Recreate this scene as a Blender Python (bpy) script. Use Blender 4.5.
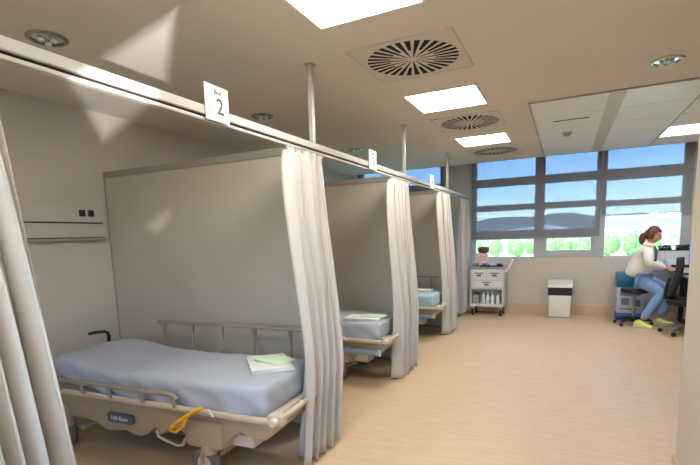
import bpy, bmesh, math, random
from mathutils import Vector, Matrix, noise
random.seed(7)
for o in list(bpy.data.objects): bpy.data.objects.remove(o)
scene = bpy.context.scene
COL = scene.collection
PI = math.pi

# ------------------------------------------------------------------ camera
CAM = Vector((1.5924, 0.0, 1.4467))
YAW, PITCH, ROLL = 0.4626, 0.1360, -0.0326
FPX, PX, PY = 446.99, 342.65, 297.95
fw = Vector((-math.sin(YAW)*math.cos(PITCH), math.cos(YAW)*math.cos(PITCH), -math.sin(PITCH)))
r0 = Vector((math.cos(YAW), math.sin(YAW), 0))
u0 = r0.cross(fw)
c_, s_ = math.cos(ROLL), math.sin(ROLL)
Rv = r0*c_ + u0*s_
Uv = -r0*s_ + u0*c_
cam = bpy.data.cameras.new('camera')
cam.sensor_width = 36.0
cam.sensor_fit = 'HORIZONTAL'
cam.lens = FPX/700*36
cam.shift_x = (350-PX)/700
cam.shift_y = (PY-232.5)/700
cam.clip_start = 0.05
cam.clip_end = 6000
cam_o = bpy.data.objects.new('camera', cam)
M = Matrix((Rv, Uv, -fw)).transposed().to_4x4()
M.translation = CAM
cam_o.matrix_world = M
COL.objects.link(cam_o)
scene.camera = cam_o

# ------------------------------------------------------------------ world, sun, exposure
scene.view_settings.view_transform = 'Standard'
scene.view_settings.look = 'None'
scene.view_settings.exposure = 0.75
scene.view_settings.gamma = 1.0
scene.view_settings.use_curve_mapping = False
SKY = 1.0
SUN = 9.0
PANEL = 17
world = bpy.data.worlds.new('sky'); scene.world = world
world.use_nodes = True
nt = world.node_tree
bg = nt.nodes['Background']
sky = nt.nodes.new('ShaderNodeTexSky')
sky.sky_type = 'NISHITA'
sky.sun_disc = False
sky.sun_elevation = math.radians(48)
sky.sun_rotation = math.radians(200)
sky.altitude = 100
sky.air_density = 1.0
sky.dust_density = 0.2
sky.ozone_density = 3.5
nt.links.new(sky.outputs[0], bg.inputs[0])
bg.inputs[1].default_value = SKY
sl = bpy.data.lights.new('sun', 'SUN'); sl.energy = SUN; sl.angle = math.radians(0.6); sl.color = (1, .95, .88)
so = bpy.data.objects.new('sun', sl)
so.rotation_euler = Vector((0.35, 1.0, -1.15)).to_track_quat('-Z', 'Y').to_euler()
COL.objects.link(so)

# ------------------------------------------------------------------ dimensions
H, D, W = 2.612, 8.451, -2.182
Y1, S = 2.807, 1.988
PIER_X, PIER_Y = 2.212, 3.06
XR, YF = 4.6, -1.6

# ------------------------------------------------------------------ materials
def lin(c):
    return tuple((v/12.92 if v <= .04045 else ((v+.055)/1.055)**2.4) for v in c)
def mat(name, col, rough=.6, metal=0., noise_amt=0., nscale=40, bump=0., bscale=200, emit=None, estr=0, stretch=None, spec=.5, alpha=None):
    m = bpy.data.materials.new(name); m.use_nodes = True
    t = m.node_tree; b = t.nodes['Principled BSDF']
    c = lin(col)
    b.inputs['Base Color'].default_value = (*c, 1)
    b.inputs['Roughness'].default_value = rough
    b.inputs['Metallic'].default_value = metal
    b.inputs['Specular IOR Level'].default_value = spec
    if noise_amt or bump:
        tc = t.nodes.new('ShaderNodeTexCoord')
        mp = t.nodes.new('ShaderNodeMapping')
        t.links.new(tc.outputs['Object'], mp.inputs[0])
        if stretch: mp.inputs['Scale'].default_value = stretch
        if noise_amt:
            n = t.nodes.new('ShaderNodeTexNoise'); n.inputs['Scale'].default_value = nscale; n.inputs['Detail'].default_value = 6
            t.links.new(mp.outputs[0], n.inputs[0])
            r = t.nodes.new('ShaderNodeValToRGB')
            r.color_ramp.elements[0].position = .3; r.color_ramp.elements[1].position = .7
            r.color_ramp.elements[0].color = (*[max(0, v*(1-noise_amt)) for v in c], 1)
            r.color_ramp.elements[1].color = (*[min(1, v*(1+noise_amt)) for v in c], 1)
            t.links.new(n.outputs[0], r.inputs[0]); t.links.new(r.outputs[0], b.inputs['Base Color'])
        if bump:
            n2 = t.nodes.new('ShaderNodeTexNoise'); n2.inputs['Scale'].default_value = bscale; n2.inputs['Detail'].default_value = 3
            t.links.new(mp.outputs[0], n2.inputs[0])
            bp = t.nodes.new('ShaderNodeBump'); bp.inputs['Strength'].default_value = bump; bp.inputs['Distance'].default_value = .01
            t.links.new(n2.outputs[0], bp.inputs['Height']); t.links.new(bp.outputs[0], b.inputs['Normal'])
    if emit:
        b.inputs['Emission Color'].default_value = (*lin(emit), 1)
        b.inputs['Emission Strength'].default_value = estr
    return m

MT = {}
MT['wall'] = mat('painted_wall', (.765, .735, .70), .65, noise_amt=.02, nscale=3, bump=.05, bscale=300, spec=.3)
MT['ceiling'] = mat('ceiling_paint', (.865, .84, .81), .75, noise_amt=.012, nscale=2, spec=.2)
MT['tile'] = mat('white_metal_tile', (.965, .97, .97), .3, noise_amt=.005, nscale=60, spec=.5)
MT['tile'].node_tree.nodes['Principled BSDF'].inputs['Coat Weight'].default_value = 0
MT['tile'].node_tree.nodes['Principled BSDF'].inputs['Coat Roughness'].default_value = .2
MT['strip'] = mat('margin_strip_paint', (.80, .80, .79), .45)
MT['tgrid'] = mat('tile_grid_metal', (.66, .66, .65), .45)
MT['base'] = mat('baseboard_vinyl', (.78, .68, .55), .45, noise_amt=.06, nscale=8, stretch=(6, 6, 1))
MT['white'] = mat('white_plastic', (.88, .87, .85), .4)
MT['offwhite'] = mat('offwhite_plastic', (.80, .785, .75), .42)
MT['alu'] = mat('white_aluminium', (.70, .69, .67), .35, spec=.5)
MT['dark_gap'] = mat('dark_gap', (.12, .11, .10), .8)
MT['panel'] = mat('partition_laminate', (.75, .715, .67), .38, noise_amt=.015, nscale=4)
MT['panelcap'] = mat('partition_cap', (.60, .58, .55), .4)
MT['curtain'] = mat('curtain_fabric', (.815, .80, .785), .85, noise_amt=.02, nscale=30, bump=.15, bscale=500, spec=.15)
def translucent(m, col, fac):
    t = m.node_tree; b = t.nodes['Principled BSDF']; o = t.nodes['Material Output']
    tr = t.nodes.new('ShaderNodeBsdfTranslucent'); tr.inputs[0].default_value = (*lin(col), 1)
    mx = t.nodes.new('ShaderNodeMixShader'); mx.inputs[0].default_value = fac
    t.links.new(b.outputs[0], mx.inputs[1]); t.links.new(tr.outputs[0], mx.inputs[2]); t.links.new(mx.outputs[0], o.inputs[0])
translucent(MT['curtain'], (.86, .84, .82), .18)
MT['sheet'] = mat('blue_bed_sheet', (.69, .725, .785), .85, noise_amt=.02, nscale=12, bump=.12, bscale=300, spec=.15)
MT['sheet2'] = mat('pale_turquoise_sheet', (.66, .78, .84), .85, noise_amt=.02, nscale=12, bump=.12, bscale=300, spec=.15)
MT['linen'] = mat('white_linen', (.88, .89, .88), .9, bump=.2, bscale=250, spec=.1)
MT['green'] = mat('pale_green_fabric', (.80, .90, .80), .9, bump=.2, bscale=250, spec=.1)
MT['beige'] = mat('beige_bed_plastic', (.66, .60, .52), .42)
MT['beige2'] = mat('light_beige_metal', (.78, .73, .66), .35)
MT['railmetal'] = mat('grey_beige_rail', (.60, .56, .51), .38)
MT['black'] = mat('black_plastic', (.06, .06, .065), .5)
MT['rubber'] = mat('black_rubber', (.10, .10, .10), .75)
MT['greytyre'] = mat('grey_rubber', (.42, .41, .40), .6)
MT['yellow'] = mat('yellow_lever', (.93, .68, .12), .4)
MT['badge'] = mat('badge_blue_grey', (.30, .36, .42), .4)
MT['badgetext'] = mat('badge_lettering', (.78, .82, .86), .4)
MT['bluebar'] = mat('blue_grey_bumper', (.52, .60, .70), .45)
MT['panelunit'] = mat('service_panel_plastic', (.74, .725, .70), .45)
MT['red'] = mat('red_socket', (.32, .06, .05), .4)
MT['darkred'] = mat('dark_red_socket', (.22, .05, .05), .4)
MT['text'] = mat('dark_print', (.25, .27, .30), .6)
MT['pink'] = mat('pale_red_print', (.93, .70, .68), .6)
MT['paper'] = mat('sign_card', (.90, .885, .88), .5)
MT['frame'] = mat('window_frame_grey', (.66, .68, .70), .45)
MT['chrome'] = mat('chrome', (.85, .85, .85), .12, metal=1.)
MT['reflector'] = mat('lamp_reflector', (.75, .72, .68), .2, metal=1.)
MT['ventslot'] = mat('vent_interior_black', (.03, .03, .03), .9)
MT['vent'] = mat('vent_paint', (.83, .80, .77), .5)
MT['trimlight'] = mat('lamp_frame_white', (.92, .91, .90), .4)
MT['diffuser'] = mat('lamp_diffuser', (.95, .95, .95), .5, emit=(1.0, .968, .925), estr=PANEL)
MT['cartbody'] = mat('cart_white', (.84, .84, .83), .4)
MT['cartgrey'] = mat('cart_grey', (.60, .61, .62), .4)
MT['handle'] = mat('drawer_handle_brown', (.45, .33, .30), .5)
MT['handlered'] = mat('drawer_label_red', (.62, .28, .28), .5)
MT['bottle'] = mat('bottle_plastic', (.90, .90, .89), .3)
MT['brown'] = mat('brown_lid', (.42, .24, .17), .5)
MT['pinkbox'] = mat('pinkish_pack', (.86, .74, .70), .5)
MT['teal'] = mat('teal_blue_plastic', (.10, .42, .56), .4)
MT['bluebase'] = mat('blue_plastic', (.20, .40, .68), .45)
MT['boxgrey'] = mat('bin_light_grey', (.76, .79, .84), .5)
MT['bluegreyprint'] = mat('blue_grey_print', (.42, .47, .58), .5)
MT['skin'] = mat('skin', (.80, .58, .47), .5, noise_amt=.03, nscale=30)
MT['hair'] = mat('brown_hair', (.34, .19, .12), .55, noise_amt=.35, nscale=60, stretch=(1, 1, .15))
MT['jacket'] = mat('white_jacket_cloth', (.90, .885, .87), .85, bump=.3, bscale=60, spec=.15)
MT['collar'] = mat('dark_shirt', (.30, .31, .36), .8)
MT['jeans'] = mat('blue_denim', (.50, .64, .83), .85, noise_amt=.12, nscale=40, spec=.15)
MT['clog'] = mat('lime_yellow_clog', (.84, .88, .50), .4)
MT['eye'] = mat('eye_dark', (.12, .09, .08), .3)
MT['lip'] = mat('lips', (.70, .42, .38), .5)
MT['mesh'] = mat('black_mesh_fabric', (.09, .09, .10), .8)
MT['chairgrey'] = mat('chair_base_grey', (.50, .51, .52), .35)
MT['desk'] = mat('desk_white_laminate', (.86, .86, .86), .4)
MT['deskpanel'] = mat('desk_screen_grey', (.80, .80, .82), .6)
MT['screen'] = mat('monitor_screen', (.15, .3, .6), .2, emit=(.45, .65, .95), estr=.9)
MT['leaf'] = mat('dark_green_leaf', (.16, .32, .22), .5)
MT['field'] = mat('pale_field', (.50, .60, .46), .9, noise_amt=.15, nscale=.02)
MT['lot'] = mat('pale_concrete_lot', (.86, .85, .82), .8, noise_amt=.05, nscale=.1)
MT['hill'] = mat('hazed_wooded_hill', (.44, .50, .47), .95, noise_amt=.15, nscale=.01)  # wooded slopes with distance haze mixed into the base colour
MT['roofw'] = mat('white_metal_roof', (.92, .92, .90), .5)
MT['shedwall'] = mat('shed_wall_grey', (.55, .56, .56), .7)
MT['crown'] = mat('tree_leaves', (.36, .52, .26), .85, noise_amt=.35, nscale=1.2)
MT['trunk'] = mat('tree_bark', (.35, .28, .22), .9)

# vinyl floor: pale wood grain streaks along the room
def floor_mat():
    m = bpy.data.materials.new('vinyl_wood_floor'); m.use_nodes = True
    t = m.node_tree; b = t.nodes['Principled BSDF']
    tc = t.nodes.new('ShaderNodeTexCoord')
    mp = t.nodes.new('ShaderNodeMapping'); mp.inputs['Scale'].default_value = (1.6, 9, 1)
    t.links.new(tc.outputs['Object'], mp.inputs[0])
    n = t.nodes.new('ShaderNodeTexNoise'); n.inputs['Scale'].default_value = 3; n.inputs['Detail'].default_value = 7; n.inputs['Roughness'].default_value = .6
    t.links.new(mp.outputs[0], n.inputs[0])
    r = t.nodes.new('ShaderNodeValToRGB')
    r.color_ramp.elements[0].position = .3; r.color_ramp.elements[1].position = .72
    r.color_ramp.elements[0].color = (*lin((.785, .685, .56)), 1)
    r.color_ramp.elements[1].color = (*lin((.835, .745, .625)), 1)
    t.links.new(n.outputs[0], r.inputs[0]); t.links.new(r.outputs[0], b.inputs['Base Color'])
    b.inputs['Roughness'].default_value = .42
    b.inputs['Specular IOR Level'].default_value = .4
    return m
MT['floor'] = floor_mat()

def glass_mat():
    m = bpy.data.materials.new('window_glass'); m.use_nodes = True
    t = m.node_tree; t.nodes.clear()
    o = t.nodes.new('ShaderNodeOutputMaterial'); mx = t.nodes.new('ShaderNodeMixShader')
    tr = t.nodes.new('ShaderNodeBsdfTransparent'); tr.inputs[0].default_value = (.93, .96, .96, 1)
    gl = t.nodes.new('ShaderNodeBsdfGlossy'); gl.inputs['Roughness'].default_value = .02
    mx.inputs[0].default_value = .06
    t.links.new(tr.outputs[0], mx.inputs[1]); t.links.new(gl.outputs[0], mx.inputs[2]); t.links.new(mx.outputs[0], o.inputs[0])
    return m
MT['glass'] = glass_mat()
def blind_mat():
    m = bpy.data.materials.new('screen_blind_fabric'); m.use_nodes = True
    t = m.node_tree; t.nodes.clear()
    o = t.nodes.new('ShaderNodeOutputMaterial'); mx = t.nodes.new('ShaderNodeMixShader')
    tr = t.nodes.new('ShaderNodeBsdfTransparent'); tr.inputs[0].default_value = (.72, .83, .98, 1)
    df = t.nodes.new('ShaderNodeBsdfDiffuse'); df.inputs[0].default_value = (.27, .29, .32, 1)
    mx.inputs[0].default_value = .69
    t.links.new(tr.outputs[0], mx.inputs[1]); t.links.new(df.outputs[0], mx.inputs[2]); t.links.new(mx.outputs[0], o.inputs[0])
    return m
MT['blind'] = blind_mat()

# ------------------------------------------------------------------ mesh helpers
class MB:
    def __init__(s): s.v = []; s.f = []
    def add(s, vs, fs):
        n = len(s.v); s.v += [tuple(v) for v in vs]; s.f += [tuple(i+n for i in f) for f in fs]; return s
    def box(s, x0, x1, y0, y1, z0, z1, bev=0., seg=2):
        if bev <= 0:
            vs = [(x, y, z) for x in (x0, x1) for y in (y0, y1) for z in (z0, z1)]
            return s.add(vs, [(0, 1, 3, 2), (4, 6, 7, 5), (0, 4, 5, 1), (2, 3, 7, 6), (0, 2, 6, 4), (1, 5, 7, 3)])
        bm = bmesh.new(); bmesh.ops.create_cube(bm, size=1)
        for v in bm.verts:
            v.co = Vector(((x0+x1)/2+v.co.x*(x1-x0), (y0+y1)/2+v.co.y*(y1-y0), (z0+z1)/2+v.co.z*(z1-z0)))
        bev = min(bev, .49*min(x1-x0, y1-y0, z1-z0))
        bmesh.ops.bevel(bm, geom=bm.edges[:], offset=bev, segments=seg, affect='EDGES', profile=.5)
        return s.frombm(bm)
    def frombm(s, bm):
        bm.verts.index_update()
        s.add([v.co.copy() for v in bm.verts], [[v.index for v in f.verts] for f in bm.faces]); bm.free(); return s
    def tube(s, pts, r, n=10, cap=True, closed=False, ry=None):
        pts = [Vector(p) for p in pts]; N = len(pts); rings = []
        rr = r if isinstance(r, (list, tuple)) else [r]*N
        up = None
        vs = []
        for i, p in enumerate(pts):
            if closed: t = (pts[(i+1) % N]-pts[i-1])
            else: t = pts[min(i+1, N-1)]-pts[max(i-1, 0)]
            t.normalize()
            if up is None: up = Vector((0, 0, 1)) if abs(t.z) < .9 else Vector((1, 0, 0))
            a = t.cross(up)
            if a.length < 1e-4: a = t.cross(Vector((0, 1, 0)))
            a.normalize(); b = a.cross(t); b.normalize(); up = b
            for k in range(n):
                an = 2*PI*k/n
                vs.append(p+a*math.cos(an)*rr[i]+b*math.sin(an)*(ry or rr[i]))
        fs = []
        for i in range(N if closed else N-1):
            j = (i+1) % N
            for k in range(n):
                fs.append((i*n+k, i*n+(k+1) % n, j*n+(k+1) % n, j*n+k))
        if cap and not closed:
            fs.append(tuple(range(n-1, -1, -1))); fs.append(tuple((N-1)*n+k for k in range(n)))
        return s.add(vs, fs)
    def cyl(s, x, y, z0, z1, r, n=20, r2=None):
        return s.tube([(x, y, z0), (x, y, z1)], [r, r if r2 is None else r2], n)
    def lathe(s, prof, c=(0, 0, 0), n=24, axis='z'):
        vs = []; fs = []
        for (r, h) in prof:
            for k in range(n):
                a = 2*PI*k/n; p = (r*math.cos(a), r*math.sin(a), h)
                if axis == 'y': p = (p[0], p[2], p[1])
                if axis == 'x': p = (p[2], p[0], p[1])
                vs.append((p[0]+c[0], p[1]+c[1], p[2]+c[2]))
        for i in range(len(prof)-1):
            for k in range(n): fs.append((i*n+k, i*n+(k+1) % n, (i+1)*n+(k+1) % n, (i+1)*n+k))
        fs.append(tuple(range(n-1, -1, -1))); fs.append(tuple((len(prof)-1)*n+k for k in range(n)))
        return s.add(vs, fs)
    def prism(s, poly, y0, y1, axis='y', bev=0.):
        bm = bmesh.new()
        def P(a, b, d): return (a, d, b) if axis == 'y' else ((a, b, d) if axis == 'z' else (d, a, b))
        lo = [bm.verts.new(P(a, b, y0)) for a, b in poly]; hi = [bm.verts.new(P(a, b, y1)) for a, b in poly]
        n = len(poly); bm.faces.new(lo); bm.faces.new(list(reversed(hi)))
        for i in range(n): bm.faces.new((lo[i], hi[i], hi[(i+1) % n], lo[(i+1) % n]))
        bmesh.ops.recalc_face_normals(bm, faces=bm.faces[:])
        if bev: bmesh.ops.bevel(bm, geom=bm.edges[:], offset=bev, segments=2, affect='EDGES', profile=.5)
        return s.frombm(bm)
    def build(s, name, m, parent=None, smooth=None, loc=None):
        me = bpy.data.meshes.new(name); me.from_pydata(s.v, [], s.f); me.validate()
        bm = bmesh.new(); bm.from_mesh(me); bmesh.ops.recalc_face_normals(bm, faces=bm.faces[:]); bm.to_mesh(me); bm.free()
        me.materials.append(MT[m] if isinstance(m, str) else m)
        if smooth is not None:
            me.shade_smooth(); me.set_sharp_from_angle(angle=math.radians(smooth))
        o = bpy.data.objects.new(name, me); COL.objects.link(o)
        if parent: o.parent = parent
        if loc: o.location = loc
        return o
def tag(o, label=None, cat=None, group=None, kind=None):
    if label: o['label'] = label
    if cat: o['category'] = cat
    if group: o['group'] = group
    if kind: o['kind'] = kind
    return o
SIZE = 1.0
def thing(name, label, cat, loc=(0, 0, 0), rz=0, group=None):
    o = bpy.data.objects.new(name, None); o.empty_display_size = .1; COL.objects.link(o)
    o.location = loc; o.rotation_euler = (0, 0, rz); o.scale = (SIZE, SIZE, SIZE)
    return tag(o, label, cat, group)
def struct(mb, name, m, parent=None, smooth=None):
    o = mb.build(name, m, parent, smooth)
    if parent is None: o['kind'] = 'structure'
    return o
def copy_tree(o, parent=None):
    c = o.copy(); COL.objects.link(c); c.parent = parent
    if parent is not None: c.matrix_parent_inverse = o.matrix_parent_inverse.copy()
    for ch in o.children: copy_tree(ch, c)
    return c
def text_mesh(name, s, size, m, parent, mat4, ext=.0006, bold=0.):
    cu = bpy.data.curves.new(name, 'FONT'); cu.body = s; cu.size = size; cu.align_x = 'CENTER'; cu.align_y = 'CENTER'; cu.extrude = ext; cu.offset = bold; cu.resolution_u = 4
    t = bpy.data.objects.new(name+'_src', cu); COL.objects.link(t)
    bpy.context.view_layer.update()
    dg = bpy.context.evaluated_depsgraph_get()
    me = bpy.data.meshes.new_from_object(t.evaluated_get(dg)); me.name = name
    bpy.data.objects.remove(t); bpy.data.curves.remove(cu)
    me.transform(mat4); me.materials.clear(); me.materials.append(MT[m])
    o = bpy.data.objects.new(name, me); COL.objects.link(o); o.parent = parent
    return o
def rbox_grid(hx, hy, hz, r, nx, ny, nz):
    """closed lattice box with rounded edges"""
    def ax(h, n): return [-h+2*h*i/n for i in range(n+1)]
    idx = {}; vs = []; fs = []
    X, Y, Z = ax(hx, nx), ax(hy, ny), ax(hz, nz)
    def V(i, j, k):
        if (i, j, k) not in idx:
            p = Vector((X[i], Y[j], Z[k]))
            q = Vector((max(-hx+r, min(hx-r, p.x)), max(-hy+r, min(hy-r, p.y)), max(-hz+min(r, hz*.98), min(hz-min(r, hz*.98), p.z))))
            d = p-q
            if d.length > 1e-6: p = q+d.normalized()*r*min(1, 1) if False else q+d.normalized()*min(r, max(abs(d.x), abs(d.y), abs(d.z)))
            idx[(i, j, k)] = len(vs); vs.append(p)
        return idx[(i, j, k)]
    for i in range(nx):
        for j in range(ny):
            for k in (0, nz): fs.append((V(i, j, k), V(i+1, j, k), V(i+1, j+1, k), V(i, j+1, k)))
    for i in range(nx):
        for k in range(nz):
            for j in (0, ny): fs.append((V(i, j, k), V(i+1, j, k), V(i+1, j, k+1), V(i, j, k+1)))
    for j in range(ny):
        for k in range(nz):
            for i in (0, nx): fs.append((V(i, j, k), V(i, j+1, k), V(i, j+1, k+1), V(i, j, k+1)))
    return vs, fs

# ------------------------------------------------------------------ room shell
T = .25
struct(MB().box(W-T, XR+T, YF-T, D+.3, -.2, 0), 'floor', 'floor')
YC = 8.08   # the ceiling stops short of the windows, leaving a raised blind pocket
ceil = struct(MB().box(W-T, XR+T, YF-T, YC, H, H+.25).box(W-T, XR+T, YC, D+.3, H+.14, H+.25), 'ceiling', 'ceiling')
struct(MB().box(W-T, W, YF, D+.3, 0, H+.2), 'wall_left', 'wall')
struct(MB().box(W-T, XR+T, YF-T, YF, 0, .9).box(W-T, XR+T, YF-T, YF, 2.4, H).box(W-T, .3, YF-T, YF, .9, 2.4).box(2.1, XR+T, YF-T, YF, .9, 2.4), 'wall_front', 'wall')
struct(MB().box(PIER_X, PIER_X+T, YF, PIER_Y, 0, H).box(PIER_X+T, XR+T, PIER_Y-T, PIER_Y, 0, H), 'wall_right', 'wall')
struct(MB().box(XR, XR+T, PIER_Y, D+.3, 0, H+.2), 'wall_side', 'wall')
SILL = .987
wb = MB().box(W, XR, D, D+.3, 0, SILL)
wb.box(-.42, .051, D, D+.3, SILL, H+.14).box(3.275, XR, D, D+.3, SILL, H+.14)
struct(wb, 'wall_back', 'wall')
struct(MB().box(W, XR, D-.014, D, 0, .178), 'baseboard_back', 'base')
struct(MB().box(PIER_X-.014, PIER_X, YF, PIER_Y+.014, 0, .115).box(PIER_X, XR, PIER_Y, PIER_Y+.014, 0, .115), 'baseboard_right', 'base')
struct(MB().box(W, W+.014, YF, D-.014, 0, .17), 'baseboard_left', 'base')

# windows -----------------------------------------------------------
def window(name, x0, x1, rails, sash=False, parts=True, ztop=2.75):
    """grey metal window: frame, cross rails, panes; x0..x1 glass-side clear opening incl. half mullions"""
    y0, y1 = D+.0, D+.075
    r = MB().box(x0, x1, y0, y1, ztop-.02, ztop).box(x0, x1, y0, y1, SILL, SILL+.012)
    r = struct(r, name, 'frame')
    lo, hi = SILL+.012, ztop-.02
    edges = [lo]
    for (a, b) in sorted(rails):
        MB().box(x0+.001, x1-.001, y0-.012, y1, a, b, .006).build('cross_rail', 'frame', r)
        edges += [a, b]
    edges.append(hi)
    for i in range(0, len(edges), 2):
        if sash and i == 0:
            a, b = edges[0], edges[1]
            sm = MB()
            sm.box(x0, x0+.05, y0-.02, y1, a, b).box(x1-.05, x1, y0-.02, y1, a, b).box(x0+.05, x1-.05, y0-.02, y1, a, a+.105)
            sm.build('sash_frame', 'frame', r)
        MB().box(x0+.002, x1-.002, D+.035, D+.041, edges[i], edges[i+1]).build('pane', 'glass', r)
    return r
R2 = [(2.230, 2.368), (1.806, 1.911)]
window('window_1', .140, 1.105, R2+[(1.304, 1.455)])
window('window_2', 1.262, 2.019, R2+[(1.304, 1.455)], sash=True)
window('window_3', 2.164, 3.157, [(2.199, 2.368), (1.790, 1.885)])
window('window_4', -2.10, -.515, R2)
tr = struct(MB().box(1.105, 1.262, D-.02, D+.09, SILL, 2.75, .008), 'trim_1', 'frame')
struct(MB().box(2.019, 2.164, D-.02, D+.09, SILL, 2.75, .008), 'trim_2', 'frame')
struct(MB().box(.051, .140, D-.02, D+.09, SILL, 2.75, .008).box(.021, .051, D-.035, D, SILL, 2.75, .005), 'trim_3', 'frame')
struct(MB().box(3.157, 3.275, D-.02, D+.09, SILL, 2.75, .008), 'trim_4', 'frame')
struct(MB().box(-.515, -.42, D-.02, D+.09, SILL, 2.75, .008).box(W, -2.10, D-.02, D+.09, SILL, 2.75, .008), 'trim_5', 'frame')

fr = MB().box(.3, 2.1, YF-.09, YF-.03, .9, .96).box(.3, 2.1, YF-.09, YF-.03, 2.34, 2.4)  # unseen window added behind the camera so daylight reaches the ceiling
for x in (.3, 1.17, 2.04): fr.box(x, x+.06, YF-.09, YF-.03, .96, 2.34)
w5 = struct(fr, 'added_rear_window', 'frame')
for x in (.36, 1.23): MB().box(x, x+.81, YF-.062, YF-.058, .96, 2.34).build('pane', 'glass', w5)

# roller blinds of see-through screen fabric, hung in front of the frames
def blind(x0, x1, zb, label):
    t = thing('roller_blind', label, 'blind', ((x0+x1)/2, D-.07, zb), group='screen blinds on the windows')
    w = (x1-x0)/2
    MB().box(-w, w, -.0008, .0008, .012, 2.70-zb).build('fabric', 'blind', t)
    MB().box(-w, w, -.008, .008, 0, .018, .004).build('bottom_bar', 'cartgrey', t)
    MB().tube([(-w, 0, 2.72-zb), (w, 0, 2.72-zb)], .022, 12).build('roller_tube', 'frame', t, 40)
blind(.062, 2.085, 1.306, 'wide see-through screen blind over the two windows above the cart and bin')
blind(-2.16, -.43, 2.05, 'see-through screen blind on the small window behind the partitions')
blind(2.10, 3.265, 1.640, 'see-through screen blind ending higher, above the person at the desk')

# ceiling tiles: suspended field by the windows -----------------------
cols = [(1.262, 1.90), (2.03, 2.63), (2.645, 3.245), (3.26, 3.86)]
g = MB()
YT0 = 4.66
rows = [(YT0+.66*i, YT0+.66*i+.645) for i in range(6)]
tile_me = {}
for ci, (a, b) in enumerate(cols):
    for ri, (c, d) in enumerate(rows):
        if ci == 2 and ri == 3: continue
        d = min(d, YC-.02)
        if d-c < .1: continue
        key = (round(b-a, 3), round(d-c, 3))
        if key not in tile_me:
            o = MB().box(-(b-a)/2, (b-a)/2, -(d-c)/2, (d-c)/2, -.009, 0, .003, 1).build('ceiling_tile', 'tile', ceil); tile_me[key] = o.data
        else:
            o = bpy.data.objects.new('ceiling_tile', tile_me[key]); COL.objects.link(o); o.parent = ceil
        o.location = ((a+b)/2, (c+d)/2, H-.0005)
g.box(1.245, 1.262, YT0-.015, YC-.02, H-.013, H)
struct(MB().box(1.90, 2.03, YT0, YC-.02, H-.006, H-.0005), 'tile_margin_strip', 'strip', ceil)
g.box(2.63, 2.645, YT0, YC-.02, H-.006, H).box(3.245, 3.26, YT0, YC-.02, H-.006, H)
g.box(1.245, XR, YT0-.018, YT0, H-.013, H)
for (c, d) in rows:
    if d < YC-.03:
        for (a, b) in cols: g.box(a, b, d, d+.015, H-.003, H)
g.build('tile_grid', 'tgrid', ceil)

# ------------------------------------------------------------------ ceiling fittings
def panel_light(x, y, label, sx=.3, sy=.3):
    t = thing('ceiling_panel_light', label, 'ceiling light', (x, y, H), group='square ceiling light panels')
    w = .012
    f = MB()
    f.box(-sx, sx, -sy, -sy+w, -.012, 0).box(-sx, sx, sy-w, sy, -.012, 0).box(-sx, -sx+w, -sy+w, sy-w, -.012, 0).box(sx-w, sx, -sy+w, sy-w, -.012, 0)
    f.build('frame', 'trimlight', t)
    MB().box(-sx+w, sx-w, -sy+w, sy-w, -.009, -.001).build('diffuser', 'diffuser', t)
    return t
panel_light(.6245, 2.075, 'large square light panel cut by the top edge of the photo')
panel_light(.6245, 4.113, 'square light panel between the nearest two round vents')
panel_light(.6245, 6.094, 'square light panel next to the windows, between the two smallest vents')
panel_light(2.945, 6.96, 'square light panel set into the white ceiling tiles', .3, .32)
panel_light(.6245, .09, 'square light panel right above the camera')

def vent(y, label, x=.64):
    t = thing('ceiling_vent', label, 'vent', (x, y, H), group='round swirl vents in the ceiling')
    n = 150; R = .30
    # polar plate with staggered slots, joined to a square border
    rad = [0, .035, .085, .15, .20, .25, R]
    mb = MB(); z0, z1 = -.0062, -.0056
    def slot(i, k):
        m = i % 5; s = (i//5) % 2
        if m in (0, 1, 2):
            return (s == 0 and 1 <= k <= 5) or (s == 1 and 3 <= k <= 5)
        return False
    sq = .335
    def P(i, k):
        a = 2*PI*i/n+.02
        if k < len(rad): return (rad[k]*math.cos(a), rad[k]*math.sin(a))
        q = sq/max(abs(math.cos(a)), abs(math.sin(a))); return (q*math.cos(a), q*math.sin(a))
    for i in range(n):
        for k in range(len(rad)):
            if k < len(rad)-1 and slot(i, k): continue
            c = [P(i, k), P(i+1, k), P(i+1, k+1), P(i, k+1)]
            mb.add([(p[0], p[1], z) for z in (z0, z1) for p in c], [(0, 1, 2, 3), (7, 6, 5, 4), (0, 4, 5, 1), (1, 5, 6, 2), (2, 6, 7, 3), (3, 7, 4, 0)])
    mb.build('face_plate', 'vent', t)
    MB().lathe([(R+.004, -.0052), (R+.004, -.0012)], n=48).build('plenum', 'ventslot', t)
    e = MB()
    for (a, b, c, d) in ((-sq-.004, sq+.004, -sq-.004, -sq+.004), (-sq-.004, sq+.004, sq-.004, sq+.004), (-sq-.004, -sq+.004, -sq, sq), (sq-.004, sq+.004, -sq, sq)): e.box(a, b, c, d, -.010, 0)
    e.build('edge_trim', 'vent', t)
vent(3.075, 'largest round swirl vent, nearest the camera')
vent(5.08, 'middle round swirl vent between the two smaller light panels')
vent(7.03, 'smallest round swirl vent, next to the windows')

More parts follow.
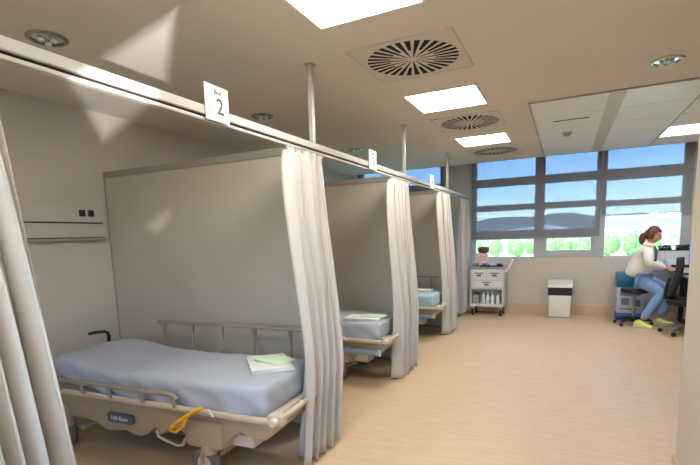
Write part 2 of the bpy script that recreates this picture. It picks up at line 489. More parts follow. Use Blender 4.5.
def downlight(x, y, label):
    t = thing('recessed_downlight', label, 'downlight', (x, y, H), group='recessed round downlights')
    MB().lathe([(.105, 0), (.105, -.006), (.098, -.010), (.082, -.010), (.082, -.002), (.08, -.001), (.08, 0)], n=32).build('rim', 'reflector', t, 40)
    MB().lathe([(.078, -.001), (.078, -.004), (.05, -.006), (.02, -.006)], n=28).build('reflector', 'chrome', t, 40)
    for a in (0.4, 2.5, 4.6):
        MB().lathe([(.006, -.006), (.016, -.012), (.018, -.022), (.012, -.028)], (.035*math.cos(a), .035*math.sin(a), 0), 12).build('lamp_tube', 'bottle', t, 40)
downlight(-1.066, 1.70, 'round downlight over the bed nearest the camera, at top left')
downlight(-1.037, 3.68, 'round downlight beyond the number 2 sign')
downlight(-1.014, 5.75, 'small far round downlight over the middle bay')
downlight(2.20, 4.055, 'round downlight just in front of the white ceiling tiles')
sd = thing('smoke_detector', 'small round smoke detector on a white ceiling tile', 'detector', (1.575, 6.22, H-.0095))
MB().lathe([(.055, 0), (.055, -.012), (.05, -.018)], n=24).build('base', 'offwhite', sd, 40)
MB().lathe([(.042, -.018), (.04, -.035), (.028, -.044)], n=24).build('dome', 'cartgrey', sd, 40)
tag(MB().box(1.44, 1.78, 5.52, 5.535, H-.016, H-.0095, .002).build('ceiling_slot_diffuser', 'handle'), 'thin dark line strip on the leftmost ceiling tile column', 'strip')

# ------------------------------------------------------------------ curtain rail
ra = thing('curtain_rail', 'long white curtain rail hung from the ceiling along the bays', 'rail', (0, 0, 0))
MB().box(-.02, .02, -.3, D-.001, 2.053, 2.096, .004).build('fascia', 'alu', ra)
MB().box(-.006, .006, -.3, D-.001, 2.042, 2.054).build('web', 'dark_gap', ra)
MB().box(-.014, .014, -.3, D-.001, 2.026, 2.042, .003).build('track', 'alu', ra)
for k in range(3):
    y = Y1+k*S
    p = MB().box(-.015, .015, y-.02, y+.02, 2.096, H-.004, .004).build('hanger_pole', 'alu', ra)
    MB().box(-.03, .03, y-.035, y+.035, H-.006, H, .002).build('ceiling_flange', 'alu', p)

# partitions ----------------------------------------------------------
def partition(y, label):
    t = thing('partition_panel', label, 'partition', (0, y, 0), group='grey partitions between the beds')
    MB().box(W+.012, -.045, -.018, .018, .03, 2.040).build('panel', 'panel', t)
    MB().box(W+.002, -.021, -.026, .026, 2.037, 2.095, .004).build('top_cap', 'panelcap', t)
    MB().box(W+.002, W+.012, -.024, .024, .03, 2.037).build('wall_channel', 'panelcap', t)
    MB().box(-.045, -.021, -.024, .024, 0, 2.037, .003).build('end_post', 'panelcap', t)
    MB().box(W+.012, -.045, -.01, .01, 0, .03).build('plinth', 'panelcap', t)
    return t
partition(Y1, 'nearest grey partition, beyond the first bed')
partition(Y1+S, 'middle grey partition, behind the second bed')
partition(Y1+2*S, 'farthest grey partition, behind the third bed')

# curtains ------------------------------------------------------------
def curtain(label, top, bot, xt, xb, folds, seed, zb=.025, ext=0., phase=0.):
    """gathered drape: plan is an accordion; top/bot = (y0,y1), xt/xb = (centre, amplitude)"""
    rnd = random.Random(seed)
    t = thing('privacy_curtain', label, 'curtain', (0, (top[0]+top[1])/2, zb), group='white privacy curtains')
    oy = t.location.y; oz = zb
    ns, nz = folds*14, 36
    fv = [(rnd.uniform(.75, 1.15), rnd.uniform(-.25, .25)) for _ in range(folds+2)]
    zt = 2.023
    vs = []; fs = []
    for k in range(nz+1):
        h = k/nz; z = zb+(zt-zb)*h
        e = (1-h)
        w = e**.8 if e > 0 else 0
        lean = min(1, e/.70); lean = (lean*lean*(3-2*lean))*.5+lean*.5
        yA = top[0]+(bot[0]-top[0])*w; yB = top[1]+(bot[1]-top[1])*w
        xc = xt[0]+(xb[0]-xt[0])*lean-ext*max(0, e-.72)/.28; am = xt[1]+(xb[1]-xt[1])*w
        if h > .93: am *= 1-(h-.93)/.07*.35
        for i in range(ns+1):
            s = i/ns; q = s*folds
            a0, p0 = fv[int(q)]; a1, p1 = fv[int(q)+1]; fr = q-int(q)
            amp = a0*(1-fr)+a1*fr; ph = (p0*(1-fr)+p1*fr)*(.3+.9*w)
            ang = 2*PI*(q+ph)+phase
            x = xc+am*amp*math.sin(ang)+.006*math.sin(5*h+i*.3)
            y = yA+(yB-yA)*s+.22*(yB-yA)/folds*math.sin(2*ang)*.6
            zz = z
            if k == 0: zz += .006*math.sin(ang*.5)
            vs.append((x, y-oy, zz-oz))
    for k in range(nz):
        for i in range(ns):
            a = k*(ns+1)+i; fs.append((a, a+1, a+ns+2, a+ns+1))
    o = MB().add(vs, fs).build('drape', 'curtain', t, 80)
    md = o.modifiers.new('thick', 'SOLIDIFY'); md.thickness = .004; md.offset = 0
    gl = MB().box(-.012, .012, -.006, .006, 0, .022, .003)
    base = None
    for i in range(folds+1):
        y = top[0]+(top[1]-top[0])*i/folds
        if base is None: base = gl.build('glider', 'white', t); c = base
        else:
            c = base.copy(); COL.objects.link(c); c.parent = t
        c.location = (0, y-oy, 2.010-oz)
    return t
curtain('white curtain at the left edge of the photo, nearest the camera', (.48, .82), (.64, .97), (0, .030), (.03, .075), 5, 1)
curtain('white curtain gathered beside the foot of the nearest bed', (2.475, 2.93), (2.22, 2.70), (0, .040), (.165, .07), 5, 2, ext=.03, phase=-1.2)
curtain('white curtain gathered between the second and third beds', (4.35, 4.92), (4.10, 4.62), (0, .040), (.12, .075), 5, 3, phase=-1.2)
curtain('white curtain gathered beside the foot of the third bed', (6.27, 6.90), (6.22, 6.68), (0, .040), (.10, .07), 5, 4, phase=-1.2)
curtain('bluish shaded curtain gathered beside the trolley by the window', (7.72, 8.38), (7.66, 8.38), (0, .035), (.0, .06), 5, 5, zb=.05)

# number signs ---------------------------------------------------------
def sign(y, digit, label):
    t = thing('bay_sign', label, 'sign', (.0285, y-.025, 2.034), group='bay number signs on the curtain rail')
    MB().box(-.0075, -.005, -.082, .082, 0, .165).build('backing', 'paper', t)
    MB().box(-.005, 0, -.084, .084, -.002, .167, .0015).build('card', 'paper', t)
    # text lies in the YZ plane facing +X
    B = Matrix(((0, 0, 1, 0), (1, 0, 0, 0), (0, 1, 0, 0), (0, 0, 0, 1)))
    text_mesh('sign_word', 'Box', .034, 'text', t, Matrix.Translation((.0006, .005, .137))@B, bold=.0008)
    text_mesh('sign_digit', digit, .108, 'text', t, Matrix.Translation((.0006, .018, .068))@B, bold=.002)
    lg = MB()
    for (a, b, r) in ((-.058, .05, .011), (-.045, .068, .009), (-.06, .075, .007), (-.045, .045, .006)): lg.box(0, .0012, a-r, a+r, b-r, b+r)
    lg.box(0, .0012, -.066, -.02, .020, .025).box(0, .0012, -.05, -.03, .010, .014)
    lg.build('emblem', 'pink', t)
sign(1.843, '2', 'white card sign reading Box 2, nearest on the rail')
sign(3.86, '3', 'small white card sign on the rail above the middle partition')
sign(5.86, '4', 'farthest tiny white card sign, just before the third curtain')

# wall service panel --------------------------------------------------
hp = thing('wall_service_panel', 'long white medical wall panel with two red sockets', 'wall panel', (W, 2.1, 1.485))
MB().prism([(0, .02), (.055, .03), (.06, .145), (.0, .15)], -.75, .612, 'y').build('lower_channel', 'panelunit', hp)
MB().prism([(0, .155), (.062, .158), (.058, .30), (.0, .305)], -.75, .60, 'y').build('upper_channel', 'panelunit', hp)
MB().box(0, .035, -.75, .605, .145, .16).build('shadow_gap', 'dark_gap', hp)
MB().box(0, .065, -.75, .615, .0, .022, .004).build('bottom_trim', 'panelcap', hp)
for y, m in ((.405, 'darkred'), (.485, 'red')):
    s_o = MB().box(.060, .066, y-.028, y+.028, .205, .262, .003).build('socket', m, hp)
    MB().lathe([(.018, .066), (.018, .0672), (.004, .0672)], (0, y, .233), 16, 'x').build('socket_well', 'dark_gap', s_o)

# ------------------------------------------------------------------ beds
def tubez(pts, r, n=10): return MB().tube(pts, r, n)
def arc_pts(c, r, a0, a1, n, plane='xz', y=0):
    out = []
    for i in range(n+1):
        a = a0+(a1-a0)*i/n
        if plane == 'xz': out.append((c[0]+r*math.cos(a), y, c[1]+r*math.sin(a)))
        else: out.append((c[0]+r*math.cos(a), c[1]+r*math.sin(a), y))
    return out

def make_bed(label, loc, rz, sheet='sheet', badge=True, bumper=False, rail_up=True, group='hospital stretcher beds'):
    """local x: head -1.08 .. foot +1.02 ; y: near side -0.38 .. far side +0.38"""
    t = thing('stretcher_bed', label, 'bed', loc, rz, group)
    # mattress with fitted sheet
    hx, hy, hz = .895, .355, .095
    vs, fs = rbox_grid(hx, hy, hz, .042, 84, 34, 8)
    out = []
    for p in vs:
        x, y, z = p.x+.0, p.y, p.z
        u = (z+hz)/(2*hz)
        head = max(0, min(1, (-x-.25)/.50)); head = head*head*(3-2*head)
        tail = max(0, min(1, (-x-.72)/.20))
        zz = z+.566+head*.06-tail*tail*.02*u
        # crowned top, sheet pulled in at the corners
        edge = abs(y)/hy
        zz += u*(.014*(1-edge**4))
        cr = max(0, (abs(x)-.69)/.22)
        y *= 1-.10*cr**2*(x < 0) - .04*cr**2*(x > 0)
        side = 1-u
        w = noise.noise(Vector((x*3.1, y*4.0, 1.3)))*.010+noise.noise(Vector((x*9+y*5, y*7-x*3, 5.)))*.0045
        zz += w*u
        # sheet skirt: soft vertical folds and diagonal pulls
        if edge > .93: y += (noise.noise(Vector((x*10+z*18, 3, z*10)))*.030+.016*math.sin(x*23+z*30))*side*(1 if y > 0 else -1)
        if abs(p.x) > hx*.96: x += (noise.noise(Vector((y*12+z*15, 8, z*9)))*.018)*side
        # hanging hem on near foot corner
        if u < .5 and p.x > -.2: zz -= .035*(.5-u)*2*(.6+.4*math.sin(x*5+y*4))*(0.2+edge*.8)
        out.append((x, y, zz))
    MB().add(out, fs).build('mattress', sheet, t, 60)
    # deck frame (thin beige platform with bumper edge)
    d = MB()
    d.box(-1.09, .94, -.30, .30, .440, .478, .01)
    d.build('deck', 'beige2', t)
    loop = []
    R = .11; X0, X1, YY = -1.12, .98, .372
    for (cx, cy, a0, R) in ((X1-.22, YY-.22, 0, .22), (X0+R, YY-R, PI/2, R), (X0+R, -YY+R, PI, R), (X1-R, -YY+R, 1.5*PI, R)):
        for i in range(7):
            a = a0+PI/2*i/6; loop.append((cx+R*math.cos(a), cy+R*math.sin(a), .475))
    MB().tube(loop, .018, 10, closed=True, ry=.022).build('perimeter_bumper', 'beige2', t, 50)
    # near rail folded down: top bar and short posts
    def side_rail_down():
        o = MB().tube([(-1.0, -.405, .575), (-.55, -.408, .58), (.26, -.408, .58), (.295, -.406, .573), (.31, -.404, .555)], .016, 10).build('side_rail', 'railmetal', t, 50)
        for x in (-.95, -.74, -.52, -.26, .02, .28):
            MB().tube([(x, -.405, .575), (x+.01, -.398, .49)], .012, 8).build('rail_post', 'railmetal', o, 50)
        return o
    def side_rail_up():
        o = MB().box(-.54, .80, .374, .412, .866, .897, .010).build('side_rail', 'railmetal', t)
        xs = [-.52, -.26, .02, .30, .58, .70]
        for i, x in enumerate((-.485, -.195, .085, .385, .69)):
            pts = [(x, .393, .49), (x, .393, .60), (x, .393, .72), (x, .393, .81), (x, .393, .872)]
            p = MB().tube(pts, [.018, .015, .014, .022, .046], 8, ry=.010).build('rail_post', 'railmetal', o, 50)
        MB().box(-.50, .72, .384, .402, .485, .51, .006).build('rail_foot', 'railmetal', o)
        return o
    side_rail_down()
    if rail_up: side_rail_up()
    # far side panel lip + push handles at head
    for sy in (1,):
        h = MB().tube([(-1.05, sy*.30, .47), (-1.04, sy*.31, .60), (-1.03, sy*.31, .74), (-1.035, sy*.305, .765), (-1.055, sy*.29, .78), (-1.10, sy*.21, .78), (-1.115, sy*.18, .775)], .015, 10).build('push_handle', 'black', t, 50)
    MB().tube([(-1.11, -.24, .47), (-1.15, -.25, .57), (-1.17, -.24, .60), (-1.18, -.20, .605)], .013, 10).build('push_handle', 'black', t, 50)
    # base shroud: wavy moulded cover (profile in x,z)
    prof = [(-.95, .435), (-.97, .28), (-.84, .241), (-.70, .248), (-.592, .25), (-.49, .235), (-.43, .195), (-.37, .187), (-.30, .20), (-.22, .215), (-.15, .19), (-.09, .19), (-.03, .215), (.03, .275), (.06, .27), (.075, .23), (.10, .235), (.14, .275), (.23, .30), (.29, .27), (.31, .21), (.58, .205), (.60, .25), (.64, .30), (.70, .35), (.80, .315), (.88, .32), (.93, .37), (.93, .44), (.55, .452), (.0, .452), (-.5, .45)]
    MB().prism(prof, -.325, .325, 'y', .008).build('base_cover', 'beige', t, 40)
    MB().box(-.58, .42, -.345, -.30, .405, .45, .02).build('cover_ridge', 'beige', t, 40)
    # release loop under the cover
    MB().tube([(.065, -.335, .265), (.08, -.34, .225), (.15, -.345, .205), (.24, -.345, .188), (.28, -.34, .20), (.30, -.335, .25)], .010, 8).build('release_loop', 'beige2', t, 50)
    # foot block and box
    MB().box(.31, .585, -.365, -.20, .205, .40, .03, 3).build('foot_block', 'beige', t, 40)
    MB().box(.56, .74, -.24, -.06, .20, .29, .01).build('control_box', 'offwhite', t)
    # lifting columns and undercarriage
    for x in (-.55, .42):
        c = MB().cyl(x, 0, .13, .30, .075, 20).build('lift_column', 'greytyre', t, 50)
        MB().cyl(x, 0, .10, .20, .095, 20).build('column_sleeve', 'beige', c, 50)
    MB().box(-.78, .48, -.09, .09, .10, .15, .03, 3).build('undercarriage', 'greytyre', t, 40)
    for x in (-.80, .47):
        for sy in (-1, 1):
            wx, wy = x, sy*.30
            k = MB().tube([(wx, wy, .30 if x > 0 else .33), (wx, wy, .17)], [.045, .05], 14).build('caster', 'beige', t, 50)
            for fy in (-.045, .045): MB().tube([(wx-.02, wy+fy, .19), (wx-.03, wy+fy, .10)], .012, 8).build('fork', 'beige', k, 50)
            MB().lathe([(.045, -.022), (.092, -.022), (.100, -.012), (.100, .012), (.092, .022), (.045, .022)], (wx-.03, wy, .1005), 26, 'y').build('wheel', 'greytyre', k, 40)
            MB().lathe([(.05, -.024), (.05, .024)], (wx-.03, wy, .1005), 18, 'y').build('wheel_hub', 'offwhite', k, 40)
            MB().lathe([(.02, -.005), (.026, 0), (.026, .01)], (wx, wy, .165), 14).build('swivel', 'greytyre', k, 40)
    for sx in (-1, 1):
        MB().box(-.80 if sx < 0 else .42, -.70 if sx < 0 else .52, -.28, .28, .12, .16, .015).build('axle_beam', 'beige', t, 40)
    # foot-end joint and push bar
    j = MB().box(.93, 1.03, -.385, -.315, .455, .53, .02, 3).build('corner_joint', 'beige2', t, 40)
    MB().tube([(1.0, -.33, .495), (1.025, -.26, .515), (1.03, -.18, .52), (1.01, -.10, .51), (.97, -.06, .49)], .015, 10).build('foot_bar', 'beige2', t, 50)
    MB().lathe([(.022, -.03), (.026, -.01), (.026, .03), (.018, .04)], (.985, -.39, .49), 14, 'y').build('joint_knob', 'offwhite', t, 40)
    # yellow release lever (two short arms) and brake tag
    l = MB().tube([(.28, -.425, .367), (.34, -.43, .415), (.43, -.428, .475), (.49, -.42, .515), (.515, -.41, .517)], [.02, .02, .017, .016, .014], 8, ry=.012).build('release_lever', 'yellow', t, 40)
    MB().tube([(.28, -.425, .367), (.272, -.432, .345), (.31, -.432, .335), (.37, -.43, .385), (.40, -.43, .44)], .012, 8).build('lever_tab', 'yellow', l, 40)
    MB().tube([(.545, -.405, .515), (.59, -.415, .475)], .006, 8).build('pin', 'white', t, 40)
    if badge:
        b = MB().prism([(-.095+.02*math.cos(a)+(0 if math.cos(a) < 0 else .19), .385-.0+.02*math.sin(a)+(.016 if math.sin(a) > 0 else -.016)) for a in [PI/8+i*PI/4 for i in range(8)]], -.352, -.324, 'y').build('badge', 'badge', t)
        b.location = (-.242, 0, -.074)
        B = Matrix(((1, 0, 0, 0), (0, 0, -1, 0), (0, 1, 0, 0), (0, 0, 0, 1)))
        text_mesh('badge_lettering', 'Hill-Rom', .042, 'badgetext', b, Matrix.Translation((0, -.3525, .385))@B, bold=.0008)
    if bumper:
        MB().box(-.9, .90, -.40, -.365, .330, .388, .01).build('blue_side_bar', 'bluebar', t, 40)
        MB().box(.90, .93, -.402, -.363, .328, .390, .008).build('bar_end', 'offwhite', t, 40)
    # low position: everything above the wheels sits lower and the deck is narrow
    def lower(o, done):
        if o.data and o.name.split('.')[0] != 'caster':
            if o.data.name not in done:
                done.add(o.data.name)
                for v in o.data.vertices:
                    if v.co.z > .16: v.co.z = .16+(v.co.z-.16)*.905
                    v.co.y *= .93
            if o.location.z: o.location.z *= .905
            for c in o.children: lower(c, done)
    done = set()
    for c in t.children: lower(c, done)
    return t

BX, BY = -.80, 2.208
make_bed('nearest stretcher bed with a blue-grey badge and yellow lever', (BX, BY, 0), math.radians(3.3))
make_bed('second stretcher bed, with lavender-blue sheet and blue side bar', (-.87, 4.20, 0), 0, badge=False, bumper=True, rail_up=False)
make_bed('farthest stretcher bed, with pale turquoise sheet', (-.88, 6.22, 0), 0, 'sheet2', badge=False, bumper=True)

# folded linen on the beds ----------------------------------------------
def folded(name, label, cat, m, loc, rz, sx, sy, layers, lh, group):
    t = thing(name, label, cat, loc, rz, group)
    for i in range(layers):
        vs, fs = rbox_grid(sx*(1-.03*i), sy*(1-.03*i), lh/2, lh*.45, 14, 10, 2)
        out = []
        for p in vs:
            z = p.z+lh/2+i*lh*.95+.004*noise.noise(Vector((p.x*14, p.y*14, i*3.)))
            out.append((p.x+.004*math.sin(i*2.1), p.y+.005*math.cos(i*1.7), max(0, z)))
        MB().add(out, fs).build('fold', m, t, 60)
    return t
G = 'folded linen on the beds'
zt = .632
folded('folded_towel', 'folded white cloth on the nearest bed', 'towel', 'linen', (-.14, 2.35, .622), -.82, .19, .135, 2, .014, G)
folded('folded_gown', 'folded pale green cloth on top of the white cloth, nearest bed', 'gown', 'green', (-.11, 2.37, .649), -.25, .115, .085, 1, .013, G)
folded('folded_towel', 'folded white cloth on the second bed', 'towel', 'linen', (-.19, 4.04, .622), .1, .19, .13, 2, .014, G)
folded('folded_gown', 'folded pale green cloth on top of the white cloth, second bed', 'gown', 'green', (-.10, 4.07, .649), -.1, .115, .08, 1, .012, G)
folded('folded_towel', 'folded white cloth on the farthest bed', 'towel', 'linen', (-.27, 6.25, .622), 0, .18, .13, 2, .02, G)

SIZE = 1.047
# ------------------------------------------------------------------ medical cart
ct = thing('medical_cart', 'white medical trolley with drawers and open shelf under the window', 'trolley', (0.402, 8.167, 0))
cb = MB()
hw, hd = .262, .19
cb.box(-hw, -hw+.018, -hd, hd, .155, .79).box(hw-.018, hw, -hd, hd, .155, .79).box(-hw+.018, hw-.018, hd-.015, hd, .155, .79)
cb.box(-hw+.018, hw-.018, -hd, hd-.015, .155, .20).box(-hw+.018, hw-.018, -hd+.02, hd-.015, .44, .47).box(-hw+.018, hw-.018, -hd+.01, hd-.015, .47, .78)
cb.build('body', 'cartbody', ct)
MB().box(-hw-.012, hw+.012, -hd-.012, hd+.005, .79, .812, .006).build('top', 'cartgrey', ct)
for (a, b, c, d, hm) in ((-hw+.022, -.008, .60, .775, 'handle'), (.004, hw-.022, .60, .775, 'handle'), (-hw+.022, hw-.022, .475, .592, 'handlered')):
    dr = MB().box(a, b, -hd-.012, -hd+.01, c, d, .004).build('drawer', 'cartbody', ct)
    m_ = (a+b)/2; zz = (c+d)/2
    MB().box(m_-.07, m_+.07, -hd-.026, -hd-.012, zz+.018, zz+.034, .004).build('handle', 'handle' if hm == 'handle' else 'handlered', dr)
    MB().box(m_-.035, m_+.035, -hd-.014, -hd-.012, zz-.028, zz+.004).build('drawer_label', hm, dr)
for x in (-.22, .22):
    for y in (-.15, .15):
        k = MB().box(x-.022, x+.022, y-.03, y+.03, .105, .155, .006).build('caster', 'cartgrey', ct)
        MB().lathe([(.02, -.014), (.055, -.014), (.06, -.008), (.06, .008), (.055, .014), (.02, .014)], (x, y-.02, .0605), 20, 'x').build('wheel', 'rubber', k, 40)
        MB().lathe([(.032, -.016), (.032, .016)], (x, y-.02, .0605), 16, 'x').build('wheel_hub', 'cartgrey', k, 40)
MB().tube([(hw, -.13, .72), (hw+.05, -.13, .76), (hw+.115, -.13, .90), (hw+.118, -.05, .915), (hw+.118, .08, .915), (hw+.115, .13, .90), (hw+.05, .13, .76), (hw, .13, .72)], .012, 10).build('push_handle', 'white', ct, 50)
CZ = .8502
tr_ = thing('instrument_tray', 'low black tray on top of the trolley', 'tray', (0.449, 8.104, CZ))
MB().box(-.17, .19, -.09, .09, 0, .008, .003).build('tray_floor', 'black', tr_)
MB().box(-.17, .19, -.09, -.084, .008, .025).box(-.17, .19, .084, .09, .008, .025).box(-.17, -.164, -.084, .084, .008, .025).box(.184, .19, -.084, .084, .008, .025).build('tray_rim', 'black', tr_)
def pack(name, label, cat, m, x, y, z, sx, sy, sz, lid=None, g=None):
    t = thing(name, label, cat, (x, y, z), 0, g)
    MB().box(-sx, sx, -sy, sy, 0, sz, .006).build('body', m, t)
    if lid: MB().box(-sx-.004, sx+.004, -sy-.004, sy+.004, sz, sz+.018, .005).build('lid', lid, t)
    return t
pack('supply_box', 'pinkish white box on the trolley under a brown bowl', 'box', 'pinkbox', 0.276, 8.229, CZ, .10, .075, .20, 'offwhite')
bw = thing('round_bowl', 'brown round bowl on top of the pinkish box', 'bowl', (0.307, 8.229, CZ+.2283))
MB().lathe([(.055, 0), (.085, .02), (.095, .06), (.093, .095), (.085, .10), (.07, .104)], n=28).build('shell', 'brown', bw, 40)
MB().lathe([(.05, .104), (.05, .110), (.012, .112)], n=24).build('lid', 'brown', bw, 40)
pack('glove_box', 'small blue-grey box at the left end of the trolley top', 'box', 'bluegreyprint', 0.192, 8.099, CZ, .045, .06, .06, 'boxgrey')
pack('small_carton', 'small teal and white carton in the black tray', 'carton', 'teal', 0.344, 8.109, CZ+.0084, .035, .05, .05, 'white')
pack('gauze_pack', 'pale pack in the middle of the black tray', 'pack', 'boxgrey', 0.491, 8.109, CZ+.0084, .05, .05, .055)
pack('dark_case', 'small dark case at the right end of the tray', 'case', 'black', 0.59, 8.109, CZ+.0084, .035, .05, .04)
for i, x in enumerate((0.333, 0.412, 0.496, 0.58)):
    lb = ['leftmost', 'second from left', 'third from left', 'rightmost'][i]
    b = thing('spray_bottle', 'white bottle on the trolley shelf, %s of four' % lb, 'bottle', (x, 8.041, .2094), group='bottles on the trolley shelf')
    MB().lathe([(.026, 0), (.03, .006), (.03, .11), (.024, .135), (.013, .15), (.013, .158)], n=18).build('body', 'bottle', b, 40)
    MB().lathe([(.015, .158), (.015, .185), (.008, .190), (.008, .20)], n=14).build('cap', 'cartgrey', b, 40)
pack('dark_pouch', 'dark box at the left of the trolley shelf', 'box', 'cartgrey', 0.213, 8.083, .2094, .045, .06, .15, 'rubber')

# ------------------------------------------------------------------ waste bin
wbn = thing('waste_bin', 'white waste bin with black slot opening below the window', 'bin', (1.543, 8.229, 0))
MB().prism([(-.155, 0.004), (.155, 0.004), (.16, .355), (-.16, .355)], -.12, .12, 'y', .012).build('body', 'white', wbn, 40)
MB().box(-.172, .172, -.118, .125, .355, .49, .01).build('opening', 'black', wbn)
hd_ = MB().prism([(-.135, .482), (-.11, .53), (.10, .585), (.128, .585), (.128, .482)], -.178, .178, 'x', .01).build('hood', 'white', wbn, 40)
MB().box(-.15, .15, -.128, -.121, .005, .02).build('foot_strip', 'cartgrey', wbn)
# blue-topped container
bx_ = thing('blue_container', 'light grey container with blue top and blue base behind the person', 'container', (2.532, 8.25, 0))
MB().box(-.175, .175, -.13, .13, .115, .50, .012).build('body', 'boxgrey', bx_, 40)
MB().box(-.18, .18, -.135, .135, .003, .118, .015).build('base', 'bluebase', bx_, 40)
MB().box(-.185, .185, -.14, .14, .50, .72, .02).build('top', 'teal', bx_, 40)
MB().box(-.135, .12, -.1345, -.13, .38, .45).box(-.12, -.02, -.1345, -.13, .24, .34).box(.02, .12, -.1345, -.13, .22, .32).box(-.14, .10, -.1345, -.13, .17, .19).build('print', 'bluegreyprint', bx_)

# ------------------------------------------------------------------ desk area
dk = thing('desk', 'white desk by the window at the right edge', 'desk', (3.642, 7.905, 0))
MB().box(-.56, .70, -.48, .47, .715, .745, .004).build('top', 'desk', dk)
for x in (-.42, .64):
    MB().box(x-.02, x+.02, -.42, .42, 0, .715, .004).build('leg_panel', 'rubber', dk)
MB().box(-.40, .62, .36, .38, .25, .715).build('modesty_panel', 'desk', dk)
dp = thing('desk_screen', 'low grey panel with dark top edge standing at the back of the desk', 'screen panel', (3.338, 8.303, .780))
MB().box(-.46, .40, -.012, .012, 0.004, .285).build('panel', 'deskpanel', dp)
MB().box(-.465, .405, -.016, .016, .285, .297, .003).build('top_edge', 'black', dp)
for x in (-.40, .33): MB().box(x-.03, x+.03, -.05, .05, 0, .012).build('foot', 'cartgrey', dp)
MB().box(-.10, .06, -.0135, -.012, .16, .24).build('note', 'boxgrey', dp)
mo = thing('monitor', 'black computer monitor with blue screen on the desk', 'monitor', (3.34, 7.72, .780), math.radians(33))
MB().box(-.014, .014, -.25, .25, .12, .50, .006).build('shell', 'black', mo, 40)
MB().box(-.0155, -.014, -.238, .238, .135, .488).build('screen', 'screen', mo)
MB().box(.014, .04, -.025, .025, .02, .30, .006).build('stand', 'black', mo)
MB().box(-.07, .11, -.11, .11, 0, .012, .004).build('base', 'black', mo)
kb = thing('keyboard', 'dark keyboard on the desk in front of the monitor', 'keyboard', (3.19, 7.40, .780), math.radians(20))
MB().box(-.07, .07, -.2, .2, 0, .018, .004).build('case', 'rubber', kb)
kc = MB()
for i in range(4):
    for j in range(12): kc.box(-.058+i*.03, -.034+i*.03, -.19+j*.032, -.164+j*.032, .018, .024)
kc.build('keys', 'black', kb)
pr = thing('desk_printer', 'pale printer box on the desk behind the hands of the person', 'printer', (3.12, 8.15, .780))
MB().box(-.16, .14, -.13, .13, 0, .16, .015).build('body', 'boxgrey', pr, 40)
MB().box(-.12, .10, -.134, -.125, .06, .10).build('paper_slot', 'rubber', pr)
for i, x in enumerate((2.961, 3.171)):
    pl = thing('leafy_plant', ['low dark green plant on the desk panel nearest the person', 'low dark green plant on the desk panel near the monitor'][i], 'plant', (x, 8.303, 1.091), group='plants on the desk panel')
    MB().box(-.075, .075, -.03, .03, 0, .03, .004).build('trough', 'rubber', pl)
    lf = MB()
    for k in range(46):
        a = random.uniform(0, 2*PI); l = random.uniform(.03, .06); bx0 = random.uniform(-.07, .07)
        dx, dy = math.cos(a)*l, math.sin(a)*l*.7; h = random.uniform(.02, .055)
        nx, ny = -math.sin(a)*.012, math.cos(a)*.012
        lf.add([(bx0, 0, .02), (bx0+dx*.5+nx, dy*.5+ny, .02+h), (bx0+dx, dy, .02+h*.8), (bx0+dx*.5-nx, dy*.5-ny, .02+h)], [(0, 1, 2, 3)])
    tag(lf.build('leaves', 'leaf', pl), kind='stuff')

# office chair (dark mesh back, star base), turned sideways
oc = thing('office_chair', 'black office chair with mesh back beside the desk', 'chair', (3.06, 7.30, 0), 0)
for k in range(5):
    a = 2*PI*k/5+.55; ca, sa = math.cos(a), math.sin(a)
    lg = MB().tube([(0, 0, .115), (ca*.13, sa*.13, .10), (ca*.245, sa*.245, .075)], [.026, .022, .016], 8).build('base_arm', 'chairgrey', oc, 50)
    MB().lathe([(.012, -.022), (.026, -.020), (.0275, 0), (.026, .020), (.012, .022)], (ca*.25, sa*.25, .0285), 14, 'y').build('caster', 'rubber', lg, 40)
MB().cyl(0, 0, .10, .20, .03, 16).build('column_sleeve', 'rubber', oc, 50)
MB().cyl(0, 0, .20, .40, .018, 14).build('gas_column', 'chairgrey', oc, 50)
vs, fs = rbox_grid(.20, .22, .04, .035, 12, 12, 4)
MB().add([(p.x, p.y, p.z+.44-.02*(1-(p.x/.20)**2)) for p in vs], fs).build('seat', 'mesh', oc, 60)
bk = MB(); vs = []; fs = []
for k in range(13):
    h = k/12; z = .50+.48*h
    for i in range(13):
        s = i/12*2-1; w = .215*(1-.25*max(0, h-.6)/.4)
        vs.append((-.19+.03*math.sin(h*PI)+.08*h-.05*(1-s*s)+.05, s*w, z))
for k in range(12):
    for i in range(12):
        a = k*13+i; fs.append((a, a+1, a+14, a+13))
bo = MB().add(vs, fs).build('backrest', 'mesh', oc, 60)
md = bo.modifiers.new('thick', 'SOLIDIFY'); md.thickness = .035; md.offset = 0
MB().tube([(0, 0, .40), (-.14, 0, .41), (-.215, 0, .46), (-.21, 0, .58), (-.18, 0, .72)], [.02, .022, .024, .022, .016], 10).build('back_stem', 'black', oc, 50)
oc.rotation_euler.z = math.radians(-12)

# stool under the person
st = thing('round_stool', 'black round stool under the seated person', 'stool', (2.54, 7.80, 0))
for k in range(5):
    a = 2*PI*k/5+.2; ca, sa = math.cos(a), math.sin(a)
    lg = MB().tube([(0, 0, .10), (ca*.12, sa*.12, .085), (ca*.23, sa*.23, .065)], [.024, .02, .014], 8).build('base_arm', 'rubber', st, 50)
    MB().lathe([(.01, -.018), (.023, -.016), (.0235, .016), (.01, .018)], (ca*.235, sa*.235, .0245), 12, 'y').build('caster', 'rubber', lg, 40)
MB().cyl(0, 0, .09, .46, .02, 14).build('gas_column', 'chairgrey', st, 50)
MB().lathe([(.10, .455), (.17, .47), (.178, .495), (.17, .525), (.12, .535), (.02, .535)], n=28).build('seat', 'black', st, 50)

